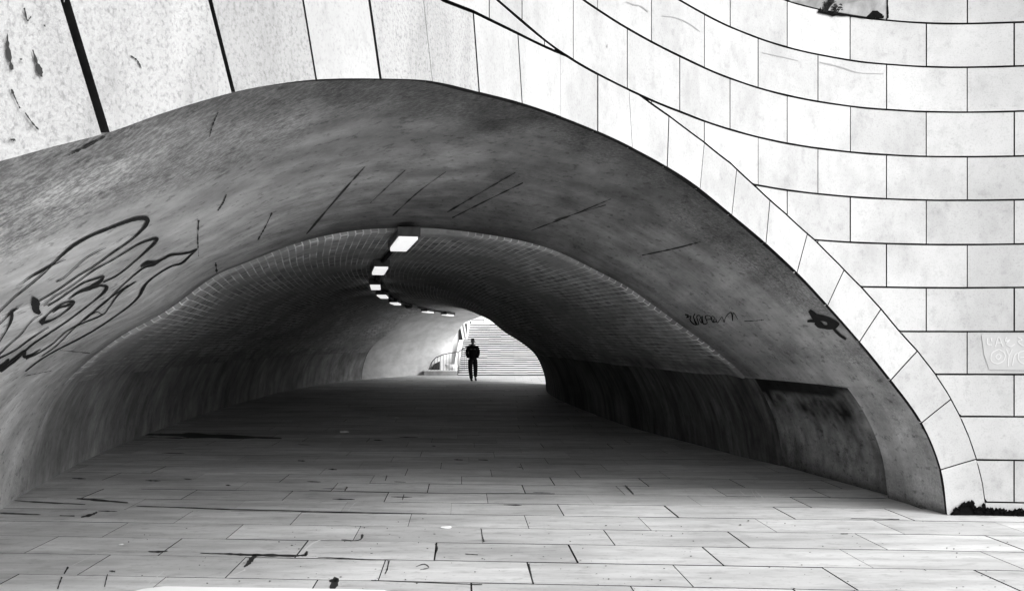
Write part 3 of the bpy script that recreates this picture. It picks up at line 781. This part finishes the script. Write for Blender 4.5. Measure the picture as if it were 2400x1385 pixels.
hs = MB(); hs.box(-.115, .115, -.76, .76, .02, .10); hs.box(-.13, .13, -.79, -.76, .0, .11); hs.box(-.13, .13, .76, .79, .0, .11)
df = MB(); df.box(-.105, .105, -.74, .74, -.035, .02)
br = MB(); br.box(-.03, .03, -.5, .5, .10, .135)
def lamp_of(i, p, d):
    t = thing('ceiling_lamp', descr[i], 'lamp', p, math.atan2(d.y, d.x) - math.pi/2, 'lamps along the crown of the tunnel')
    if i == 0:
        lamp_of.h = hs.build('housing', M['metal'], t, bevel=.008); lamp_of.d = df.build('diffuser', M['glow'], t, bevel=.012); lamp_of.b = br.build('bracket', M['iron'], t)
    else:
        for src in (lamp_of.h, lamp_of.d, lamp_of.b):
            c = src.copy(); C.objects.link(c); c.parent = t
            if i == 5 and src is lamp_of.d: 
                c.data = src.data.copy(); c.data.materials[0] = M['dull']; c['label'] = 'dark, unlit diffuser'
for i, p in enumerate(lamp_pos):
    d = (lamp_pos[min(i+1, 7)] - lamp_pos[max(i-1, 0)]).normalized() if i else (lamp_pos[1]-lamp_pos[0]).normalized()
    lamp_of(i, p, d)
for a, b in zip(lamp_pos, lamp_pos[1:]):
    mb = MB(); u = Vector((0, 0, .09)); d = (b-a).normalized()*.8; mb.tube([a+u+d, (a+b)/2+u+Vector((0, 0, -.01)), b+u-d], .035, 6)
    mb.build('conduit', M['cable'], under)

# ------------------------------------------------------------------ stairs beyond the exit
st = thing('staircase', 'wide flight of pale stone steps climbing beyond the far end of the underpass', 'staircase', (.8, 48, 0))
mb = MB(); NS, RI, TR_ = 27, .0975, .33
for k in range(NS):
    y = TR_*k; z = RI*(k+1); t = random.random()
    x0, x1 = -3.4, 6.0
    segs = 14 
    for j in range(segs):
        xa = x0 + (x1-x0)*j/segs; xb = x0 + (x1-x0)*(j+1)/segs; dz = random.uniform(-.006, .006)
        mb.box(xa, xb-.004, y-.05, y+TR_+.05, z-.035+dz, z+dz, 0, random.random())
    mb.box(x0, x1, y, y+TR_+.02, -.02, z-.036, 1)
mb.box(-3.4, 6, NS*TR_, NS*TR_+6, -.02, NS*RI, 0)
mb.build('steps', [M['step'], M['riser']], st)
pf = thing('platform', 'low concrete platform with sloping top left of the foot of the far stairs', 'platform', (-3.4, 48.2, 0))
mb = MB(); mb.box(-.85, .75, -.4, 3.4, -.02, .22, 0)
mb.build('slab', M['platform'], pf, bevel=.02)
mb = MB(); mb.box(-.85, .75, -.41, 3.4, .221, .24, 0); mb.build('top_surface', M['white'], pf)
pz = MB()
for i in range(9): pass
# boxy block and pale ball planter on the platform
bl = thing('concrete_block', 'grey wedge shaped block on the platform under the railing', 'block', (-3.75, 48.9, .24))
mb = MB(); v = [(-.25,0,0),(.18,0,0),(.18,.5,0),(-.25,.5,0),(-.1,0,.28),(.18,0,.42),(.18,.5,.42),(-.1,.5,.28)]
mb.v += [Vector(p) for p in v]; mb.tone += [.5]*8
for f in ((0,3,2,1),(4,5,6,7),(0,1,5,4),(2,3,7,6),(1,2,6,5),(0,4,7,3)): mb.f.append(f); mb.mi.append(0)
mb.build('block', M['riser'], bl, bevel=.01)
pl = thing('bowl_planter', 'round white bowl standing behind the railing beside the far stairs', 'planter', (-2.95, 48.75, .24))
mb = MB(); n = 20; prof_b = [(.12, 0), (.22, .06), (.30, .16), (.34, .27), (.31, .27), (.26, .2), (.0, .18)]
base = len(mb.v)
for (r, z) in prof_b:
    for k in range(n): a = 2*math.pi*k/n; mb.v.append(Vector((r*math.cos(a), r*math.sin(a), z))); mb.tone.append(.5)
for i in range(len(prof_b)-1):
    for k in range(n): mb.f.append((base+i*n+k, base+i*n+(k+1) % n, base+(i+1)*n+(k+1) % n, base+(i+1)*n+k)); mb.mi.append(0)
mb.build('bowl', M['white'], pl, True)
# railing
rg = thing('railing', 'thin iron railing with upright bars between the exit arch and the far stairs', 'railing', (-2.6, 48, 0))
path = [(-1.45, .35, .25), (-1.3, .3, .62), (-1.1, .25, .85), (-.75, .2, 1.0), (-.4, .1, 1.08), (0, 0, 1.12)]
up = [(0, 0, 1.12), (.15, .3, 1.24), (.5, .9, 1.45), (.7, 1.2, 1.56)]
mb = MB(); mb.tube(path, .022, 6); mb.tube(up, .022, 6); mb.build('handrail', M['iron'], rg, True)
mb = MB(); mb.box(-.025, .025, -.025, .025, 0, 1.14); post = mb.build('post', M['iron'], rg)
for k in range(9):
    x = -1.3 + 1.22*k/8.5; t = interp([(a[0], a[1], a[2]) for a in path], x); mb = MB(); mb.box(x-.008, x+.008, t[0]-.008, t[0]+.008, .24, t[1]); mb.build('baluster', M['iron'], rg)
for k in range(8):
    y = .12 + k*.14; z = interp([(a[1], a[2]) for a in up], y); xx = interp([(a[1], a[0]) for a in up], y); mb = MB(); mb.box(xx-.008, xx+.008, y-.008, y+.008, max(.0, RI*y/TR_), z); mb.build('baluster', M['iron'], rg)
# white parapet and building left of the stairs
pw = thing('parapet', 'white sloping parapet wall climbing along the left side of the far stairs', 'parapet', (-2.75, 49, 0))
mb = MB()
def slope_wall(mb, x0, x1, y0, y1, za, zb, zc, zd, mi=0):
    p = [Vector(q) for q in ((x0,y0,za),(x1,y0,za),(x1,y1,zb),(x0,y1,zb),(x0,y0,zc),(x1,y0,zc),(x1,y1,zd),(x0,y1,zd))]
    n = len(mb.v); mb.v += p; mb.tone += [.5]*8
    for f in ((0,3,2,1),(4,5,6,7),(0,1,5,4),(2,3,7,6),(1,2,6,5),(0,4,7,3)): mb.f.append(tuple(n+i for i in f)); mb.mi.append(mi)
slope_wall(mb, -.10, .12, -.6, 4.7, -.02, -.02, .34, 1.72)
mb.build('wall', M['white'], pw)
bd = thing('white_building', 'white rendered building with a tall dark window seen past the far exit arch', 'building', (-3.6, 54, 0))
mb = MB(); mb.box(-5, 1.20, 0, 6, -.02, 2.95); mb.build('wall', M['white'], bd)
mb = MB(); mb.box(.92, 1.38, .0, .05, 1.52, 2.60); wn = mb.build('window', M['glass'], bd); wn.location = (-.22, -.06, 0)
mb = MB()
T = Matrix.Translation((.60, -.12, 1.50)) @ Matrix.Rotation(R(-14), 4, 'Y')
mb = MB(); slope_wall(mb, .52, .66, -.13, -.07, 1.45, 1.45, 1.45, 1.45); 
def slant(mb, xa, xb, za, zb, w, y0, y1):
    p = [Vector(q) for q in ((xa,y0,za),(xa+w,y0,za),(xa+w,y1,za),(xa,y1,za),(xb,y0,zb),(xb+w,y0,zb),(xb+w,y1,zb),(xb,y1,zb))]
    n = len(mb.v); mb.v += p; mb.tone += [.5]*8
    for f in ((0,3,2,1),(4,5,6,7),(0,1,5,4),(2,3,7,6),(1,2,6,5),(0,4,7,3)): mb.f.append(tuple(n+i for i in f)); mb.mi.append(0)
mb = MB(); slant(mb, .98, .76, 1.50, 2.66, .10, -.16, -.06); mb.build('slanting_beam', M['white'], bd)
mb = MB(); slant(mb, 1.085, .865, 1.50, 2.66, .075, -.12, -.065); mb.build('slanting_panel', M['platform'], bd)
mb = MB(); slant(mb, 1.165, .945, 1.45, 2.72, .07, -.16, -.04); mb.build('slanting_beam', M['white'], bd)
# white kiosk-like parapet at the head of the stairs and pale house behind
ks = thing('landing_parapet', 'low white parapet with a dark handrail at the head of the far stairs', 'parapet', (-1.9, 57.3, NS*RI))
mb = MB(); mb.box(-.7, .25, 0, .18, 0, .16); mb.build('wall', M['white'], ks, bevel=.01)
mb = MB(); mb.tube([(-.75, .05, .25), (.28, .05, .25)], .025, 6); mb.tube([(.26, .05, 0), (.28, .05, .26)], .02, 6); mb.build('handrail', M['iron'], ks)
bn = thing('litter_bin', 'small dark bin beside the white parapet at the head of the far stairs', 'bin', (-2.45, 57.0, NS*RI))
mb = MB(); mb.box(-.12, .12, -.1, .1, 0, .14); mb.box(-.14, .14, -.12, .12, .15, .17); mb.box(-.03, .03, -.03, .03, .13, .16); mb.build('bin_body', M['iron'], bn, bevel=.01)
hb = thing('distant_building', 'plain pale grey building rising behind the head of the far stairs', 'building', (0, 95, 0))
mb = MB(); mb.box(-14, 16, 0, 6, -.02, 9); mb.build('wall', M['step'], hb)
mb = MB()
for i in range(6):
    mb = MB(); mb.box(-11+4*i, -9.8+4*i, -.05, -.01, 4.8, 6.6); mb.build('window', M['glass'], hb)

# ------------------------------------------------------------------ litter
lit = [(807, 1014, .06, 'crumpled white paper scrap, largest on the dark tunnel floor'), (930, 980, .035, 'small white paper fleck deeper on the dark tunnel floor'), (1190, 916, .06, 'white paper scrap near the lit floor right of the walking person'),
       (1047, 1238, .035, 'pale paper scrap on the pavement in front of the arch'), (284, 1276, .014, 'tiny white fleck of paper on the floor near the lower left corner')]
for (x, y, r, lab) in lit:
    p, _ = floorhit(x, y, .0); rnd = random.Random(x); me = bmesh.new(); bmesh.ops.create_icosphere(me, subdivisions=2, radius=r)
    for v in me.verts: v.co = Vector((v.co.x*1.5, v.co.y*1.0, v.co.z*.35)) * rnd.uniform(.65, 1.15)
    zmin = min(v.co.z for v in me.verts)
    for v in me.verts: v.co.z -= zmin
    d = bpy.data.meshes.new('paper_scrap'); me.to_mesh(d); d.materials.append(M['paper']); o = bpy.data.objects.new('paper_scrap', d); C.objects.link(o); o.location = p
    tag(o, lab, 'litter', 'bits of litter on the floor')

# weeds on the ledge at the top of the wall
def weed(x, y, hgt, n, lab):
    s, h = lift(x, y); base = wall3(s, h, .0)
    mb = MB(); rn = random.Random(int(x))
    for i in range(n):
        a = rn.uniform(-1.2, 1.2); L_ = hgt*rn.uniform(.5, 1); p0 = Vector((rn.uniform(-.03, .03), -.01, 0)); p1 = p0 + Vector((math.sin(a)*L_*.6, -rn.uniform(.005, .04), L_*.8)); p2 = p1 + Vector((math.sin(a)*L_*.3, -.01, L_*.25))
        mb.tube([p0, p1, p2], [.006, .004, .002], 5)
        for k in range(4):
            c = p1.lerp(p2, rn.random()) + Vector((rn.uniform(-.02, .02), rn.uniform(-.01, .01), rn.uniform(-.02, .02))); r = rn.uniform(.008, .02)
            mb.quad(c+Vector((-r, 0, 0)), c+Vector((0, -.006, -r*.6)), c+Vector((r, 0, 0)), c+Vector((0, .003, r*.6)))
    o = mb.build('weed', M['leaf']); o.location = base; tag(o, lab, 'weed', 'weeds on the wall ledge')
weed(1930, 30, .13, 12, 'larger dark weed growing in the joint at the top of the wall')
weed(1952, 34, .09, 8, 'smaller star shaped dark weed just right of the larger one')
mb = MB()
blob(mb, [(1843,-25),(2079,-10),(2079,44),(2040,42),(1990,36),(1920,22),(1850,4)], lambda x, y, o: walhit(x, y, .004), 0)
for g in [[(1915,28,6),(1950,34,10),(1985,36,5),(2010,38,8),(2045,38,14),(2070,42,8)], [(2030,34,4),(2050,30,8),(2066,38,6)], [(2078,0,3),(2079,30,4),(2079,45,4)], [(1922,10,4),(1921,24,3)]]:
    stroke(mb, g, walhit, 1, 5, off=.010, jag=.3)
mb.build('grey_patch', [mat('grey_stone', .34, .9, .1, [(7, .3, .65, .5, ONE, 'Object')]), M['rot']], under)  # flat grey patch in place of a set-back block
# dark drip marks on the rough stones at the upper left
mb = MB()
for g in [[(70,118,2),(80,150,6),(88,172,9),(92,182,2)], [(10,80,3),(12,120,8),(22,165,5)], [(42,138,5),(43,142,4)], [(20,210,3),(26,225,5),(40,255,3)], [(15,330,3),(22,328,5),(30,330,2)], [(50,20,3),(58,50,3),(66,40,2)], [(96,60,2),(100,64,3)], [(300,132,2),(315,142,3),(326,162,2)], [(52,265,2),(70,290,3),(84,305,2)]]:
    stroke(mb, g, walhit, 0, 5, off=.008, jag=.8)
rn = random.Random(5)
for i in range(260):
    c = rn.choice([(10, 150, 12, 90), (52, 60, 8, 90), (30, 270, 25, 50), (110, 40, 30, 40), (130, 130, 20, 60), (60, 280, 18, 30), (20, 325, 30, 6)])
    x = rn.gauss(c[0], c[2]*.5); y = rn.gauss(c[1], c[3]*.5); w = rn.uniform(.6, 2.4)
    if x < 1 or y < 0 or y > 345: continue
    stroke(mb, [(x, y, w), (x+rn.uniform(-1, 2), y+rn.uniform(1, 5), w*.4)], walhit, 1, 1, off=.0075)
join(mb.build('drip_marks', [mat('dark_drip', .03), mat('grey_speck', .3)], under), ring_o)

# ------------------------------------------------------------------ the walking person
def skin_mesh(name, nodes, edges, m, parent, lv=2, root=0):
    me = bpy.data.meshes.new(name); me.from_pydata([n[0] for n in nodes], edges, []); me.update()
    o = bpy.data.objects.new(name, me); C.objects.link(o); o.parent = parent
    me.materials.append(m)
    sk = o.modifiers.new('skin', 'SKIN'); sk.use_smooth_shade = True
    me.skin_vertices[0].data[root].use_root = True
    for i, n in enumerate(nodes): me.skin_vertices[0].data[i].radius = n[1] if isinstance(n[1], tuple) else (n[1], n[1])
    sb = o.modifiers.new('sub', 'SUBSURF'); sb.levels = lv; sb.render_levels = lv
    return o
pD = EYE*F/(893-Y0); pp = Vector(((1108-XC)/F*pD, pD, 0))
person = thing('person', 'lone person in black jacket and trousers walking out of the light, hands in pockets', 'person', pp, .12)
def ch(base, pts): return pts
# body (skin tone) as one continuous figure
B = [((0,0,.93),(.12,.08)), ((0,0,1.12),(.13,.09)), ((0,0,1.32),(.165,.105)), ((0,0,1.43),(.13,.08)), ((0,-.005,1.50),.055), ((0,-.015,1.57),.062), ((0,-.02,1.66),.082), ((0,-.015,1.735),.06),
     ((-.18,0,1.42),.06), ((-.25,.03,1.16),.046), ((-.15,-.06,.98),.03), ((.18,0,1.42),.06), ((.25,.03,1.16),.046), ((.15,-.06,.98),.03),
     ((-.09,0,.86),.085), ((-.095,-.05,.48),.058), ((-.075,0,.09),.042), ((-.08,-.13,.045),.035), ((.09,.02,.86),.085), ((.105,.04,.49),.058), ((.115,.16,.15),.042), ((.125,.06,.09),.035)]
E = [(0,1),(1,2),(2,3),(3,4),(4,5),(5,6),(6,7),(3,8),(8,9),(9,10),(3,11),(11,12),(12,13),(0,14),(14,15),(15,16),(16,17),(0,18),(18,19),(19,20),(20,21)]
skin_mesh('body', B, E, M['skin'], person)
J_ = [((0,0,.84),(.19,.13)), ((0,0,1.02),(.175,.135)), ((0,0,1.2),(.19,.14)), ((0,0,1.36),(.20,.135)), ((0,.0,1.45),(.125,.095)), ((0,0,1.51),(.075,.075)),
      ((-.185,0,1.39),.085), ((-.25,.03,1.17),.075), ((-.225,-.03,1.05),.068), ((-.15,-.085,.97),.075), ((.185,0,1.39),.085), ((.245,.04,1.18),.075), ((.215,-.03,1.06),.068), ((.15,-.085,.97),.075)]
jk = skin_mesh('jacket', J_, [(0,1),(1,2),(2,3),(3,4),(4,5),(3,6),(6,7),(7,8),(8,9),(3,10),(10,11),(11,12),(12,13)], M['cloth'], person)
tr = skin_mesh('trousers', [((0,0,1.04),(.14,.10)), ((-.097,0,.83),.118), ((-.105,-.06,.49),.092), ((-.06,-.08,.07),.082), ((.097,.02,.83),.118), ((.115,.0,.50),.092), ((.125,.16,.16),.082)],
          [(0,1),(1,2),(2,3),(0,4),(4,5),(5,6)], M['trouser'], person)
for (x, y, z, p_) in ((-.06, -.12, .05, 0), (.128, .12, .09, .4)):
    sh = skin_mesh('shoe', [((0,.08,.0),(.045,.04)), ((0,0,.0),(.045,.045)), ((0,-.10,-.01),(.045,.03)), ((0,-.16,-.012),(.035,.022))], [(0,1),(1,2),(2,3)], M['trouser'], person, 2, 1)
    sh.location = (x, y, z); sh.rotation_euler = (p_, 0, .06)
bmh = bmesh.new(); bmesh.ops.create_icosphere(bmh, subdivisions=3, radius=1)
for v in bmh.verts:
    v.co = Vector((v.co.x*.082, v.co.y*.100, v.co.z*.108))
    if v.co.y < -.02 and v.co.z < .03: v.co *= .55
    if v.co.z < -.07: v.co.x *= .7; v.co.y *= .7
hm = bpy.data.meshes.new('hair'); bmh.to_mesh(hm); hm.materials.append(M['hair']); hr = bpy.data.objects.new('hair', hm); C.objects.link(hr); hr.parent = person; hr.location = (0, .005, 1.668)
mb = MB()
for sx in (-1, 1):
    mb.box(.02, .12, -.155, -.148, 1.30, 1.335, T=Matrix.Scale(sx, 4, (1, 0, 0))); 
mb.build('chest_print', M['badge'], jk)
mb = MB()
for sx in (-1, 1): mb.box(sx*.032-.012, sx*.032+.012, -.104, -.098, 1.665, 1.672)
mb.box(-.011, .011, -.122, -.09, 1.62, 1.655); mb.box(-.022, .022, -.098, -.092, 1.595, 1.60)
mb.build('face', M['hair'], person, bevel=.002)

# ------------------------------------------------------------------ light, sky, camera
w = bpy.data.worlds.new('World'); S.world = w; w.use_nodes = True
N = w.node_tree.nodes; L = w.node_tree.links; bg = N['Background']
sky = N.new('ShaderNodeTexSky'); sky.sky_type = 'NISHITA'; sky.sun_disc = False
SE, SA = 38, 132
sky.sun_elevation = R(SE); sky.sun_rotation = R(SA); sky.dust_density = 3
bw = N.new('ShaderNodeRGBToBW'); L.new(sky.outputs[0], bw.inputs[0]); L.new(bw.outputs[0], bg.inputs['Color']); bg.inputs['Strength'].default_value = .13
sd = bpy.data.lights.new('sun', 'SUN'); sd.energy = .82; sd.angle = R(50); sd.color = (1, 1, 1)
so = bpy.data.objects.new('sun', sd); C.objects.link(so)
az = R(SA); dirv = Vector((math.sin(az)*math.cos(R(SE)), math.cos(az)*math.cos(R(SE)), math.sin(R(SE))))
so.rotation_euler = dirv.to_track_quat('Z', 'Y').to_euler()
cd = bpy.data.cameras.new('camera'); cam = bpy.data.objects.new('camera', cd); C.objects.link(cam); S.camera = cam
cam.location = CAM; cam.rotation_euler = (R(90), 0, 0); cd.sensor_width = 36; cd.lens = 36*F/2400; cd.shift_y = (Y0-692.5)/2400; cd.clip_end = 2000; cd.clip_start = .05
S.view_settings.view_transform = 'Standard'; S.view_settings.look = 'None'; S.view_settings.exposure = 1.32; S.view_settings.gamma = 1
S.cycles.max_bounces = 8; S.cycles.diffuse_bounces = 6
